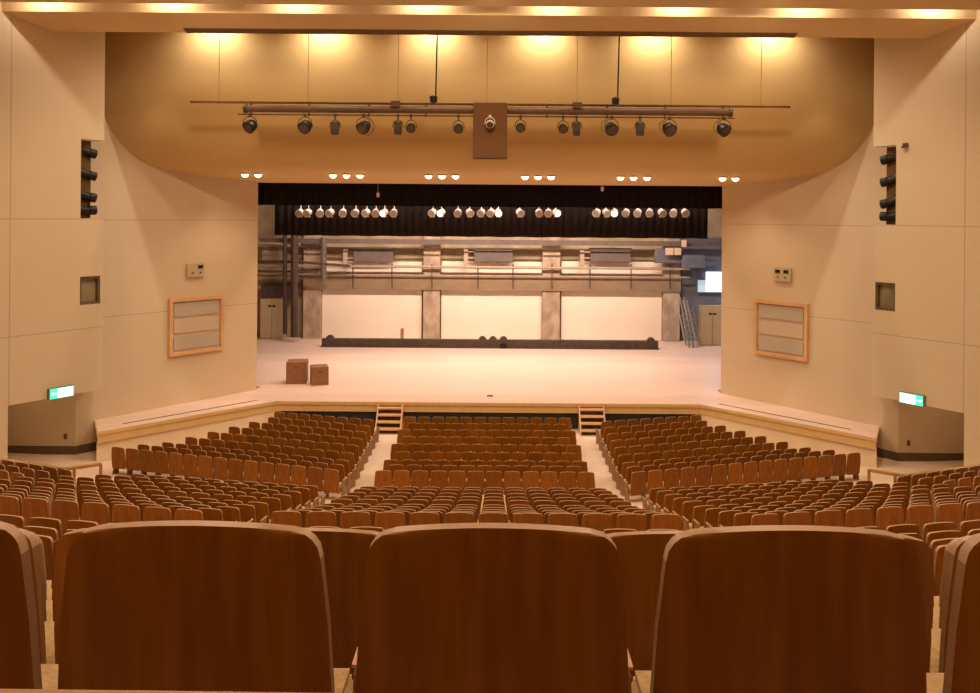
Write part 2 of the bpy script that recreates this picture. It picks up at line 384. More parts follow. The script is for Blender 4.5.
m = MB(); m.cbox((13.08, 27.0, 10.62), (.12, .12, .14)); m.cbox((13.0, 26.95, 10.56), (.1, .1, .06))
tag(m.build('wall_hook', M['trough']), 'tiny dark fitting on the right projecting wall beside the spotlight slot', 'fitting')

# handrails in front of the far side blocks
for s, side in ((-1, 'left'), (1, 'right')):
    t = empty('handrail', (0, 0, 0), f'wooden handrail with brown panel beside the {side} entrance', 'handrail', 'entrance handrails')
    p1 = Vector((10.45, 23.4)); p2 = Vector((11.2, 23.0)); p3 = Vector((13.85, 24.1))
    z1, z2, z3 = 1.50, 1.48, 1.42
    def rail(m, a, za, b, zb, w=.06, h=.07):
        d = (b-a).normalized(); e = Vector((-d.y, d.x))*w
        vs = []
        for p, z in ((a, za), (b, zb)):
            for sg in (-1, 1):
                for dz in (0, -h): vs.append(m.bm.verts.new(((p.x+e.x*sg)*s, p.y+e.y*sg, z+dz)))
        for q in ((0,1,3,2),(4,6,7,5),(0,4,5,1),(2,3,7,6),(0,2,6,4),(1,5,7,3)): m.bm.faces.new([vs[i] for i in q])
    m = MB(); rail(m, p1, z1, p2, z2); rail(m, p2, z2, p3, z3); m.build('rail', M['rail_wood'], t)
    for p, z in ((p1, z1), (p2*.9+p1*.1-Vector((.13, 0)), z2), (p3, z3)):
        m = MB(); m.cbox((p.x*s, p.y, z-.5), (.06, .06, .96)); m.build('post', M['rail_wood'], t)
    m = MB(); rail(m, p2+Vector((.1, .04)), z2-.08, p3, z3-.08, .02, .72); m.build('panel', M['rail_panel'], t)

# ------------------------------------------------------------------ behind the opening
m = MB(); m.box((-17, 50.75, 1), (17, 51.1, 16)); struct(m.build('wall_stage_back', M['backwall']))
m = MB(); m.box((-17.2, 36.4, 0), (-16.9, 51.1, 16)); struct(m.build('wall_stage_left', M['backwall']))
m = MB(); m.box((16.9, 36.4, 0), (17.2, 51.1, 16)); struct(m.build('wall_stage_right', M['blue_wall']))
m = MB(); m.box((-17.2, 36.4, 15.8), (17.2, 51.1, 16.1)); struct(m.build('ceiling_stage', M['black_grid']))
m = MB(); m.prism([(10.2, 36.3), (17, 36.3), (17, 36.5), (10.2, 36.5)], 1.05, 15.9); m.prism([(-10.2, 36.3), (-17, 36.3), (-17, 36.5), (-10.2, 36.5)], 1.05, 15.9)
m.box((-17, 36.3, 9.9), (17, 36.5, 15.9)); struct(m.build('wall_proscenium', M['black_grid']))

def curtain(name, x0, x1, y, z0, z1, mat, label, step=.09, amp=.05):
    m = MB(); n = int((x1-x0)/step); lo = []; hi = []
    for i in range(n+1):
        x = x0+(x1-x0)*i/n; dy = amp*math.sin(i*PI/2+.3*math.sin(i*.7)); dz = .01*math.sin(i*.35)
        lo.append(m.bm.verts.new((x, y+dy, z0+dz))); hi.append(m.bm.verts.new((x, y+dy*.8, z1)))
    for i in range(n): m.bm.faces.new([lo[i], lo[i+1], hi[i+1], hi[i]])
    o = m.build(name, M[mat], None, True)
    md = o.modifiers.new('thickness', 'SOLIDIFY'); md.thickness = .015
    return tag(o, label, 'curtain')
curtain('stage_border', -11.4, 11.4, 36.9, 8.69, 10.6, 'black_cloth', 'black pleated border curtain hanging at the top of the stage opening')
curtain('stage_border', -10.3, 10.35, 41.0, 7.30, 10.6, 'black_cloth2', 'second dark pleated border curtain hanging lower behind the row of stage lamps')

m = MB(); m.tube((-9.6, 40.2, 8.80), (9.9, 40.2, 8.80), .035)
tag(m.build('lamp_batten', M['pipe']), 'dark pipe across the stage carrying the row of pale lamps', 'pipe')
lx = [(300, 0), (307.9, 0), (320, 0), (330.3, 0), (343, 0), (355.5, 0), (366.4, 0), (375.7, 0), (384.3, 1), (393.8, 0), (432.8, 0), (441.4, 1), (457.9, 0), (469.7, 0), (481.5, 0),
      (491, 0), (498.3, 1), (519.8, 0), (539, 0), (548.4, 0), (556.2, 1), (596.8, 0), (606.3, 0), (614.6, 1), (626, 0), (637.8, 0), (649.6, 0), (661.7, 0), (673.5, 0), (685, 0)]
ORD = ['first', 'second', 'third', 'fourth', 'fifth', 'sixth', 'seventh', 'eighth', 'ninth', 'tenth', 'eleventh', 'twelfth', 'thirteenth', 'fourteenth', 'fifteenth',
       'sixteenth', 'seventeenth', 'eighteenth', 'nineteenth', 'twentieth', 'twenty-first', 'twenty-second', 'twenty-third']
nl = len(lx)
for i, (px, lit) in enumerate(lx):
    p = P(px, 212.6, 40.0)
    wh = f'{ORD[i]} from the left end' if i < 15 else f'{ORD[nl-1-i]} from the right end'
    t = empty('stage_lamp', p, f'{"glowing" if lit else "pale"} stage lamp on the batten under the border, {wh}', 'stage lamp', 'lamps on the stage batten')
    mt = Matrix.Rotation(random.uniform(-.5, .5), 4, 'Z') @ Matrix.Rotation(PI/2+.35, 4, 'X')
    m = MB(); m.lathe([(.10, -.16), (.16, -.12), (.17, .10), (.19, .12), (.19, .16)], mt, 10); m.build('body', M['lamp_body'], t, True)
    m = MB(); m.lathe([(.14, .16), (.14, .165)], mt, 10); m.build('lens', M['lamp_lit' if lit else 'mesh_grey'], t)
    m = MB(); m.tube((0, .12, .1), (0, .2, .33), .02, 6); m.cbox((0, 0, -.19), (.2, .2, .05)); m.build('clamp', M['lamp_body'], t)

# back wall furniture
D = 50.5
def pb(m, x0, y0, x1, y1, d, th, mi=0):
    a = P(x0, y1, d); b = P(x1, y0, d); m.box((a.x, d, a.z), (b.x, d+th, b.z), None, mi)
panels = ((322, 422), (441, 542), (561, 662))
names = ('left', 'middle', 'right')
for (x0, x1), nm in zip(panels, names):
    m = MB(); pb(m, x0, 262, x1, 339.5, 50.55, .15); m.bm.verts.ensure_lookup_table()
    tag(m.build('wall_board', M['white_panel']), f'large bright cream board on the stage back wall, {nm} of three', 'board', 'boards on the stage back wall')
for (x0, x1), nm in zip(((303, 322), (423, 441), (542, 561), (663, 681)), ('leftmost', 'second from left', 'third from left', 'rightmost')):
    m = MB(); pb(m, x0, 150, x1, 341, 50.25, .6)
    o = m.build('column', M['concrete']); tag(o, f'mottled concrete column on the stage back wall, {nm} of four', 'column', 'columns on the stage back wall')
# gallery: band, rails, posts
t = empty('gallery', (0, 0, 0), 'brown gallery band with rails across the stage back wall above the boards', 'gallery')
m = MB(); pb(m, 303, 278, 681, 289, 50.14, .08); m.build('band', M['band'], t)
for y in (265.5, 274):
    m = MB(); a = P(260, y, 49.9); b = P(690, y+3.4, 49.9); m.tube(a, b, .045 if y > 270 else .08, 8); m.build('rail', M['pipe_light'], t)
for x in (353, 392, 432, 478, 513, 552, 590, 631, 670):
    m = MB(); m.tube(P(x, 264, 49.88), P(x, 289, 49.88), .035, 6); m.build('post', M['pipe'], t)
m = MB(); a = P(259, 240.5, 49.4); b = P(724, 244, 49.4); m.box((a.x, 49.4, a.z-.14), (b.x, 49.6, a.z+.14))
tag(m.build('steel_beam', M['grey_box']), 'grey horizontal beam across the stage back wall just below the border', 'beam')
m = MB(); a = P(303, 247.5, 49.5); m.tube(a, P(705, 250.5, 49.5), .045)
tag(m.build('conduit', M['pipe']), 'thin dark conduit running above the grey casings', 'pipe')
for (x0, x1), nm in zip(((353, 393), (474, 513), (590.5, 631)), names):
    t = empty('casing', P((x0+x1)/2, 262, 49.8), f'grey casing box mounted high on the stage back wall, {nm} of three', 'casing', 'casings on the stage back wall')
    w = (x1-x0)*49.8/F/2
    m = MB(); m.box((-w, 0, 0), (w, .5, .72)); m.bevel(.03, 1); m.build('box', M['grey_box'], t)
    m = MB(); m.box((-w-.06, -.05, .74), (w+.06, .5, .80)); m.build('lid', M['pipe'], t)
    m = MB(); m.tube((-w-.5, .2, .55), (-w, .2, .55), .05); m.tube((-w-.5, .2, .2), (-w, .2, .2), .05); m.box((-w-.6, .1, -.3), (-w-.35, .3, .7)); m.build('bracket', M['pipe_light'], t)
# lowered batten across the floor
t = empty('floor_batten', P(490, 348, 47.2)*1, 'long low dark batten lying across the back of the stage floor', 'batten')
t.location.z = 1.05
a = P(322, 345, 47.2).x-t.location.x; b = P(658, 345, 47.2).x-t.location.x
m = MB(); m.box((a, -.1, 0), (b, .25, .46)); m.box((a-.05, -.16, 0), (b+.05, .3, .06)); m.build('beam', M['pipe'], t)
for px in (330, 482.5, 493, 503.5, 651):
    x = P(px, 340, 47.2).x-t.location.x
    m = MB(); m.box((x-.2, -.05, .46), (x+.2, .2, .56)); m.box((x-.12, -.02, .56), (x+.12, .18, .64)); m.build('clamp', M['pipe'], t)
m = MB(); mt = Matrix.Translation((P(503.5, 345, 47.2).x-t.location.x, -.13, .12)) @ Matrix.Rotation(PI/2, 4, 'X'); m.lathe([(.2, 0), (.2, .05), (.12, .06)], mt, 12); m.build('cable_reel', M['black_metal'], t)
p = P(402, 337, 48.2)
m = MB(); m.box((p.x-.09, 48.2, 1.05), (p.x+.09, 48.35, 1.95)); m.box((p.x-.14, 48.15, 1.05), (p.x+.14, 48.4, 1.12))
tag(m.build('wood_post', M['rail_wood']), 'short brown wooden post standing behind the floor batten', 'post')
# crates
for (x0, x1, y, w, rz, lab) in ((284, 306, 36.8, .86, .12, 'larger brown wooden box on the stage floor near the left wall'), (308, 327, 36.5, .72, .3, 'smaller brown wooden box on the stage beside the larger one')):
    p = P((x0+x1)/2, 380, y)
    t = empty('wooden_box', (p.x, y+w/2, 1.05), lab, 'box', None, rz)
    m = MB(); m.box((-w/2, -w/2, 0), (w/2, w/2, w*1.08)); m.bevel(.015, 1); m.build('body', M['crate'], t)
    for sx in (-1, 1):
        m = MB(); m.cbox((0, sx*(w/2+.005), w*.8), (.16, .012, .05)); m.build('handle', M['trough'], t)
m = MB(); p = P(490, 396, 35.0)
m.cbox((p.x, 34.6, 1.056), (.24, .16, .012)); m.tube((p.x-.12, 34.6, 1.07), (p.x+.12, 34.62, 1.07), .02)
tag(m.build('floor_plate', M['pipe']), 'tiny dark floor socket plate near the front centre of the stage', 'floor socket')
# hanging microphones
for px, y0, y1, nm in ((378, 180, 195, 'longer, on the left'), (602.3, 183, 189, 'shorter, on the right')):
    p = P(px, y1, 35.9); t = empty('hanging_microphone', p, f'small microphone hanging from the top of the opening, the {nm}', 'microphone', 'hanging microphones')
    m = MB(); m.tube((0, 0, .1), (0, 0, 9.66-p.z), .012, 6); m.build('cable', M['pipe_light'], t)
    m = MB(); m.lathe([(.02, .12), (.06, .08), (.07, 0), (.05, -.07), (.02, -.1)], Matrix(), 10); m.build('capsule', M['lamp_body'], t, True)

# left wing clutter
def pipe_thing(pts, r, mat, label, cat='pipe'):
    m = MB()
    for a, b in zip(pts, pts[1:]): m.tube(a, b, r, 8)
    for a in pts[1:-1]: m.lathe([(r*.5, -r*.9), (r, -r*.4), (r, r*.4), (r*.5, r*.9)], Matrix.Translation(a), 8)
    return tag(m.build('pipe' if cat == 'pipe' else cat, M[mat]), label, cat)
t = pipe_thing([P(285, 150, 49), P(285, 334, 49)], .13, 'pipe', 'slim dark vertical pipe left of the leftmost concrete column')
t = pipe_thing([P(294.5, 150, 48.8), P(294.5, 337, 48.8)], .22, 'pipe', 'thick dark vertical pipe beside the leftmost concrete column')
t = pipe_thing([P(323.5, 238, 49.2), P(323.5, 279, 49.2)], .17, 'grey_box', 'short grey vertical duct right of the leftmost concrete column')
t = pipe_thing([P(258, 262, 49.1), P(300, 262, 49.1), P(350, 266, 49.1)], .07, 'pipe', 'horizontal dark pipe across the left wing at gallery height')
t = pipe_thing([P(258, 271, 49.0), P(318, 272, 49.0)], .06, 'pipe', 'lower horizontal dark pipe across the left wing')
t = pipe_thing([P(258, 243, 49.0), P(300, 244, 49.0)], .05, 'pipe_light', 'pale horizontal pipe high in the left wing')
m = MB(); pb(m, 261, 285, 298, 297.5, 49.9, .5); m.bevel(.02, 1)
tag(m.build('duct_box', M['pipe']), 'dark horizontal duct box on the left wing wall above the cabinet', 'duct')
for nm, x0, x1, y0, y1, d in (('left', 260, 284, 298, 338, 50.0), ('right', 700.5, 724, 306, 341, 48.8)):
    a = P(x0, y1, d); b = P(x1, y0, d); w = b.x-a.x; h = b.z-1.05
    t = empty('wing_cabinet', (a.x, d, 1.05), f'beige cabinet with two small handles standing in the {nm} wing', 'cabinet', 'wing cabinets')
    m = MB(); m.box((0, 0, 0), (w, .5, h)); m.build('body', M['backwall'], t)
    for k in (0, 1):
        m = MB(); m.box((w*k/2+.02, -.03, .05), (w*(k+1)/2-.02, 0, h-.05)); dd = m.build('door', M['wallbox'], t)
        m = MB(); m.box((w/2+(-.2 if k == 0 else .05), -.06, h*.78), (w/2+(-.05 if k == 0 else .2), -.03, h*.78+.1)); m.build('handle', M['black_metal'], dd)
m = MB(); pb(m, 262, 246, 285, 260, 50.3, .3); tag(m.build('wall_panel', M['concrete']), 'mottled panel high on the left wing wall', 'panel')

# right wing
m = MB(); pb(m, 681, 238, 760, 345, 50.6, .12); struct(m.build('wall_stage_right_back', M['blue_wall']))
m = MB(); pb(m, 683, 255, 705, 268, 49.0, .5); m.bevel(.03, 1); tag(m.build('wall_cabinet', M['blue_box']), 'slate blue box high in the right wing', 'box')
m = MB(); pb(m, 655, 249, 683, 263, 49.4, .4); m.bevel(.03, 1); tag(m.build('wall_cabinet', M['blue_wall']), 'grey blue casing beside the slate blue box in the right wing', 'box')
for x0, x1, y0, y1, lab in ((666, 673.5, 248, 255, 'small white box left of the other two high in the right wing'), (674.5, 681, 248, 255, 'small white box in the middle high in the right wing'), (682, 686.5, 240, 247, 'small white box topmost in the right wing')):
    m = MB(); pb(m, x0, y0, x1, y1, 48.9, .2); tag(m.build('white_box', M['mesh_pale']), lab, 'box')
t = empty('daylit_window', P(712, 283, 50.4), 'bright bluish daylit window in the right wing', 'window')
a = P(697.5, 292, 50.4)-t.location; b = P(730, 272, 50.4)-t.location
m = MB(); m.box((a.x, 0, a.z), (b.x, .05, a.z+.7)); m.build('pane', M['pane_dim'], t)
a2 = P(706, 288, 50.4)-t.location
m = MB(); m.box((a2.x, -.02, a.z+.05), (b.x, .03, b.z)); m.build('lit_pane', M['window'], t)
m = MB(); m.box((a.x-.06, -.05, a.z-.06), (b.x, .06, a.z)); m.box((a.x-.06, -.05, a.z), (a.x, .06, b.z)); m.box((a.x-.06, -.05, b.z), (b.x, .06, b.z+.06)); m.build('frame', M['blue_wall'], t)
for i, (xa, ya, xb, yb, dd) in enumerate(((691, 340, 682, 297, 47.7), (696, 340, 685, 300, 48.0), (699, 338, 690, 306, 48.3), (688, 340, 681, 312, 48.6))):
    a = P(xa, ya, dd); b = P(xb, yb, dd+.5); a.z = 1.06
    m = MB(); d = (b-a).normalized(); e = Vector((.11, 0, 0))
    m.tube(a-e, b-e, .045, 6); m.tube(a+e, b+e, .045, 6)
    for k in range(1, 9): q = a+(b-a)*k/9; m.tube(q-e, q+e, .018, 6)
    tag(m.build('ladder', M['steel']), f'{("tallest", "second tallest", "third", "shortest")[i]} of the steel ladders leaning in the right wing', 'ladder', 'ladders in the right wing')

# ------------------------------------------------------------------ lighting bar in front of the curved panel
BD = 28.7
t = empty('lighting_bar', P(490, 110, BD), 'long brown lighting bar with pipes hanging before the curved panel', 'lighting bar')
def loc(v): return v-t.location
m = MB(); m.tube(loc(P(190, 102, BD)), loc(P(790, 107, BD)), .04, 8); m.build('upper_pipe', M['chrome'], t)
m = MB(); a = loc(P(247, 108.6, BD)); b = loc(P(729, 112.6, BD)); m.tube(a, b, .12, 10); m.build('main_tube', M['truss'], t)
for q, k in ((a, -1), (b, 1)):
    m = MB(); m.tube(q, q+Vector((k*.1, 0, 0)), .15, 12); m.build('end_cap', M['pipe'], t)
m = MB(); m.tube(loc(P(238, 114.2, BD)), loc(P(734, 118.2, BD)), .025, 8); m.build('lower_pipe', M['truss'], t)
for px in (251, 309, 369, 426, 547, 607, 665, 723):
    yb = 114.4+(px-240)*.008
    m = MB(); m.cbox(loc(P(px, yb-6, BD)), (.05, .06, .48)); m.build('hanger', M['pipe'], t)
for px, yb in ((219, 102.2), (308, 103), (398, 103.6), (487, 104.4), (577, 105), (671, 106), (761, 107)):
    m = MB(); q = loc(P(px, yb, BD)); m.tube(q, (q.x, q.y, 15.0-t.location.z), .010, 6); m.build('suspension_wire', M['wire'], t)
for px, yb, nm in ((433.5, 99, 'left'), (615.5, 101, 'right')):
    q = P(px, yb, BD-.3); tt = empty('power_cable', q, f'black cable with a round plug dropping to the lighting bar, {nm} of two', 'cable', 'cables to the lighting bar')
    m = MB(); m.tube((.07, 0, .05), (.12, 0, 15-q.z), .025, 6); m.build('cable', M['black_metal'], tt)
    m = MB(); m.lathe([(.06, -.13), (.12, -.1), (.13, .08), (.05, .13)], Matrix(), 10); m.build('plug', M['black_metal'], tt, True)
for px in (396, 577):
    q = loc(P(px, 104.5+(px-396)*.008, BD)); m = MB(); m.cbox(q-Vector((0, .08, .0)), (.3, .2, .2)); m.build('junction_box', M['truss'], t)
t = empty('centre_speaker', P(490, 159.2, 28.3), 'brown cloth covered rectangular speaker hanging at the middle of the lighting bar', 'speaker')
m = MB(); m.box((-.56, -.15, 0), (.56, .2, 1.85)); m.bevel(.015, 1); m.build('cabinet', M['truss'], t)
m = MB(); m.box((-.53, -.17, .03), (.53, -.15, 1.82)); m.build('front_cloth', M['speaker'], t)

rl = [(250, 126.5, 'round', -.5), (305, 127, 'round', -.3), (335, 127.5, 'box', 0), (363.5, 127.5, 'round', -.3), (398, 127.5, 'box', .15), (411, 128, 'small', -.1), (458.5, 128.5, 'small', 0),
      (490, 124, 'pale', 0), (520.5, 127.5, 'small', 0), (563, 128.5, 'small', .1), (576.5, 128.5, 'box', 0), (611.5, 129, 'round', .15), (640, 128.5, 'box', 0), (669.5, 129.5, 'round', .3), (724, 130, 'round', .5)]
kindw = {'round': 'large round black', 'box': 'boxy black', 'small': 'small round black', 'pale': 'pale outlined'}
for i, (px, py, kd, yw) in enumerate(rl):
    d = BD-.15 if kd != 'pale' else 27.9
    p = P(px, py, d)
    wh = f'{ORD[i]} from the left end' if i < 8 else f'{ORD[len(rl)-1-i]} from the right end'
    if kd == 'pale': wh = 'in front of the brown speaker'
    t = empty('bar_spotlight', p, f'{kindw[kd]} spotlight under the lighting bar, {wh}', 'spotlight', 'spotlights on the lighting bar')
    top = (P(px, 114.4+(px-240)*.008, d)).z-p.z
    r = {'round': .22, 'small': .16, 'pale': .13, 'box': .15}[kd]
    Rm = Matrix.Rotation(yw, 4, 'Z')
    if kd == 'box':
        m = MB(); m.cbox((0, 0, .02), (.24, .3, .34), rx=.0); m.cbox((0, -.02, -.19), (.22, .28, .08)); m.bevel(.012, 1); m.build('body', M['pipe'], t)
        m = MB(); m.cbox((0, -.03, -.235), (.20, .22, .02)); m.build('lens', M['lens'], t)
    else:
        mt = Rm @ Matrix.Rotation(PI/2+.55, 4, 'X')
        k = r/.22; pr = [(.05, -.26), (.14, -.22), (.20, -.10), (.215, .02), (.22, .10), (.2, .11)]
        m = MB(); m.lathe([(a*k, b*k) for a, b in pr], mt, 16); m.build('body', M['lamp_body' if kd == 'pale' else 'steel' if kd == 'none' else 'black_metal'], t, True)
        m = MB(); m.lathe([(.185*k, .11*k), (.185*k, .115*k)], mt, 16); m.build('lens', M['lens'], t)
        m = MB(); m.lathe([(.13*k, -.255*k), (.17*k, -.19*k), (.10*k, -.27*k)], mt, 12); m.build('reflector_cap', M['steel'], t, True)
    m = MB(); w = r+.035
    pts = [(-w, 0, 0), (-w*.8, 0, w*.9), (-w*.3, 0, w*1.3), (w*.3, 0, w*1.3), (w*.8, 0, w*.9), (w, 0, 0)]
    for a, b in zip(pts, pts[1:]): m.tube(a, b, .014, 6)
    m.tube((0, 0, w*1.3), (0, 0, top), .025, 6); m.cbox((0, 0, top), (.09, .09, .09))
    m.build('yoke', M['pipe'] if kd != 'pale' else M['lamp_body'], t)
    if kd == 'round' and i in (3, 11, 13, 14):
        m = MB(); s = 1 if i == 3 else -1
        pts = [(s*.05, 0, top), (s*.28, 0, .25), (s*.36, 0, .05), (s*.30, 0, -.15), (s*.12, 0, -.28)] if i == 3 else [(s*.1, 0, top), (s*.33, 0, .2), (s*.34, 0, 0), (s*.2, 0, -.1)]
        for a, b in zip(pts, pts[1:]): m.tube(a, b, .012, 6)
        m.build('loose_cable', M['pipe'], t)

# recessed downlights in the soffit over the stage edge
def soffit_z(y):
    for (a, za), (b, zb) in zip(prof, prof[1:]):
        if b <= y <= a: return zb+(za-zb)*(y-b)/(a-b)
    return 9.7
def lamp(kind, name, loc, energy, color=(1, .72, .42), **k):
    l = bpy.data.lights.new(name, kind); l.energy = energy; l.color = color
    for a, v in k.items(): setattr(l, a, v)
    o = bpy.data.objects.new(name, l); C.objects.link(o); o.location = loc; return o
groups = ((245, 258), (333, 346.5, 360), (428.5, 442, 455.5), (525, 538, 551), (620.5, 633.5, 647), (722.5, 735.5))
gn = ('leftmost pair', 'second cluster from the left', 'third cluster from the left', 'third cluster from the right', 'second cluster from the right', 'rightmost pair')
for g, nm in zip(groups, gn):
    for i, px in enumerate(g):
        pos = ('left', 'right')[i] if len(g) == 2 else ('left', 'middle', 'right')[i]
        yv = 32.7; x = P(px, 177, yv).x; z = soffit_z(yv)
        t = empty('recessed_downlight', (x, yv, z), f'small glowing downlight over the stage edge, {pos} of the {nm}', 'downlight', 'downlights over the stage edge')
        m = MB(); m.lathe([(.17, .01), (.18, -.03), (.14, -.035), (.13, .01)], Matrix(), 14); m.build('trim_ring', M['ceil'], t, True)
        m = MB(); m.lathe([(.13, -.02), (.125, -.06), (.10, -.11), (.05, -.14), (.01, -.145)], Matrix(), 14); m.build('lamp', M['downlight'], t)
        if i == 1 or len(g) == 2:
            l = lamp('SPOT', 'downlight_beam', (x, yv, z-.2), 150, (1, .80, .56), spot_size=math.radians(125), spot_blend=.9, shadow_soft_size=.12)
# slot lights washing the curved panel
for px in (213, 323, 434, 544, 655, 773):
    x = P(px, 37, 29.5).x
    l = lamp('SPOT', 'slot_light', (x, 29.25, 15.3), 560, (1, .88, .72), spot_size=math.radians(150), spot_blend=1, shadow_soft_size=.08)
    l.rotation_euler = (math.radians(8), 0, 0)
# slot lights washing the fascia above the front ceiling slab
for px in (45, 170, 297, 425, 555, 680, 805, 935):
    x = P(px, 10, 25).x
    l = lamp('AREA', 'fascia_light', (x, 24.72, 14.78), 36, (1, .87, .70), shape='RECTANGLE', size=.9, size_y=.08)
    l.rotation_euler = (math.radians(48), 0, 0)
for x in (-11.6, 11.6):        # unseen lamps added in the ceiling gap to brighten the side ledges
    l = lamp('SPOT', 'ledge_fill', (x, 28.2, 14.3), 680, (1, .80, .62), spot_size=math.radians(58), spot_blend=.8, shadow_soft_size=.25)
    l.rotation_euler = (math.radians(14), 0, 0)
for x in (-6, 0, 6): lamp('SPOT', 'house_and_fill_light', (x, -1.6, 15.1), 420, (1, .77, .50), spot_size=math.radians(150), spot_blend=.6, shadow_soft_size=.35)  # extra unseen lamps added at the rear to brighten the nearest seat backs
# house downlights in the auditorium ceiling
for y in (6, 10.5, 15, 19):
    for x in (-11, -3.7, 3.7, 11):
        l = lamp('SPOT', 'house_and_fill_light', (x, y, 15.1), 700, (1, .77, .50), spot_size=math.radians(150), spot_blend=.6, shadow_soft_size=.35)
for x in (-8, 0, 8):          # unseen lamps added under the sloping ceiling to brighten splayed walls and stage edge
    l = lamp('SPOT', 'front_fill', (x, 23.0, 14.4), 1080, (1, .78, .52), spot_size=math.radians(140), spot_blend=.7, shadow_soft_size=.4)
    l.rotation_euler = (math.radians(25), 0, math.radians(0))
# stage working lights above the borders
for x, y, z, e, tilt in ((-7, 38.6, 11.5, 460, 0), (0, 38.6, 11.5, 560, 0), (7, 38.6, 11.5, 460, 0), (-6.5, 43.5, 9.8, 620, 34), (0, 43.5, 9.8, 980, 34), (6.5, 43.5, 9.8, 800, 34)):
    l = lamp('AREA', 'stage_work_light', (x, y, z), e, (1, .765, .62), shape='RECTANGLE', size=4.5, size_y=.6)
    l.rotation_euler = (math.radians(tilt), 0, 0)
for s in (-1, 1): lamp('POINT', 'recess_fill', (s*15.3, 27.8, 2.35), 14, (1, .78, .5), shadow_soft_size=.15)  # unseen fill lamps added to brighten the entrance recesses
l = lamp('AREA', 'wing_daylight', (15.2, 49.0, 4.6), 90, (.74, .85, 1), shape='RECTANGLE', size=1.6, size_y=1.2); l.rotation_euler = (0, math.radians(80), math.radians(20))

# ------------------------------------------------------------------ seats
Z0B, ZTB = .20, .88
def back_grid(m, z0, zt, w0, w1, r, y_off, bulge, nu, vs_, th, mats=(0, 0), crown=.016):
    def pt(u, v, front):
        top = zt-crown*u*u
        z = z0+(top-z0)*v
        w = min(w0, w1+.11*(zt-z))
        dt = (1-v)*(zt-z0)
        c = w-(r-math.sqrt(max(0, r*r-(r-dt)**2))) if dt < r else w
        yb = .08*(zt-z) - bulge*(1-u*u)*.9 - .012*math.sin(PI*v)
        return (u*c, y_off+yb+(th if front else 0), z)
    us = [-1+2*i/nu for i in range(nu+1)]
    G = [[[m.bm.verts.new(pt(u, v, f)) for u in us] for v in vs_] for f in (0, 1)]
    nv = len(vs_)
    for f in (0, 1):
        m.mi = 0
        for j in range(nv-1):
            for i in range(nu):
                fc = m.bm.faces.new([G[f][j][i], G[f][j][i+1], G[f][j+1][i+1], G[f][j+1][i]]); fc.material_index = 0
    ring = [(0, i) for i in range(nu)] + [(j, nu) for j in range(nv-1)] + [(nv-1, i) for i in range(nu, 0, -1)] + [(j, 0) for j in range(nv-1, 0, -1)]
    for k in range(len(ring)):
        (j0, i0), (j1, i1) = ring[k], ring[(k+1) % len(ring)]
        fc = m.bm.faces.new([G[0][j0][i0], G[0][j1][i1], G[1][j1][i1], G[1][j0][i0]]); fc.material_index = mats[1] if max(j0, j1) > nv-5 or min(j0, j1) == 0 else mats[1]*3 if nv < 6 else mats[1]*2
VF = [0, .15, .35, .55, .75, .88, .925, .955, .975, .99, 1]
VL = [0, .5, .9, .96, 1]
def shell_into(m, low=False):
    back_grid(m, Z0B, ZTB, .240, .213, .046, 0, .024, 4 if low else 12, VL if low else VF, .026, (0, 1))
def pad_into(m, low=False):
    back_grid(m, .36, .858, .205, .190, .05, .028, .028, 4 if low else 10, VL if low else VF, .045, (0, 0), .012)
def make_shell():
    m = MB(); shell_into(m); me = m.mesh('backrest', [M['seat_wood'], M['seat_lit_edge'], M['side']], True); return me
def make_pad():
    m = MB(); pad_into(m); return m.mesh('back_pad', M['fabric'], True)
def make_cushion():
    m = MB(); m.box((-.225, .07, .29), (.225, .50, .38)); m.bevel(.03, 3); return m.mesh('seat_cushion', M['cushion'], True)
def make_pan():
    m = MB(); m.box((-.21, .08, .255), (.21, .46, .29)); m.box((-.235, .16, .22), (.235, .24, .26)); return m.mesh('seat_frame', M['side'])
def side_prof(m, x, mi=0): m.extrude_x([(.09, -.02), (.20, .51), (.44, .51), (.38, .30), (.34, -.14)], x-.013, x+.013, mi)
def make_side(x):
    m = MB(); side_prof(m, x); return m.mesh('side_panel', M['side'])
def make_arm(x):
    m = MB(); m.box((x-.017, .19, .51), (x+.017, .46, .54)); m.bevel(.012, 2); return m.mesh('armrest', M['arm'], True)
ME = dict(backrest=make_shell(), back_pad=make_pad(), seat_cushion=make_cushion(), seat_frame=make_pan(),
          side_panel=make_side(.26), armrest=make_arm(.26), side_panel2=make_side(-.26), armrest2=make_arm(-.26))

# every seat of the hall: (x, y, rz, block, row, place, first in row)
BLOCKROWS = {'near': [1.49+1.0056*i for i in range(10)], 'middle': [12.92+.942*i for i in range(10)], 'front': [24.2+.9375*i for i in range(9)]}
seats = []
SW = .52
for blk, rows_ in BLOCKROWS.items():
    for ri, d in enumerate(rows_):
        z = fz(d)
        n = 12
        if blk == 'front' and ri % 2 == 1: n = 11
        for k in range(n): seats.append(((k-(n-1)/2)*SW-.01, d, z, 0, blk, 'centre', ri, k, n))
        a = ang(d)
        if blk == 'front': d = rows_[0]+(d-rows_[0])*.93
        ns = {'near': 12, 'middle': 19-ri, 'front': max(8, 15-ri)}[blk]
        for s, side in ((-1, 'left'), (1, 'right')):
            for k in range(ns):
                if blk == 'middle' and ri >= 7 and False: continue
                q = (k+.5)*SW
                seats.append((s*(EDGE+q*math.cos(a)), d+q*math.sin(a), z, s*a, blk, side, ri, k, ns))
# small far side blocks behind the handrails
a = math.radians(22)
for s, side in ((-1, 'left'), (1, 'right')):
    for ri in range(3):
        x0, y0 = 11.0+.12*ri, 22.55-.92*ri
        for k in range(6):
            q = k*SW
            seats.append((s*(x0+q*math.cos(a)), y0+q*math.sin(a), fz(21.4-.942*ri)+.02, s*a, 'far', side, ri, k, 6))

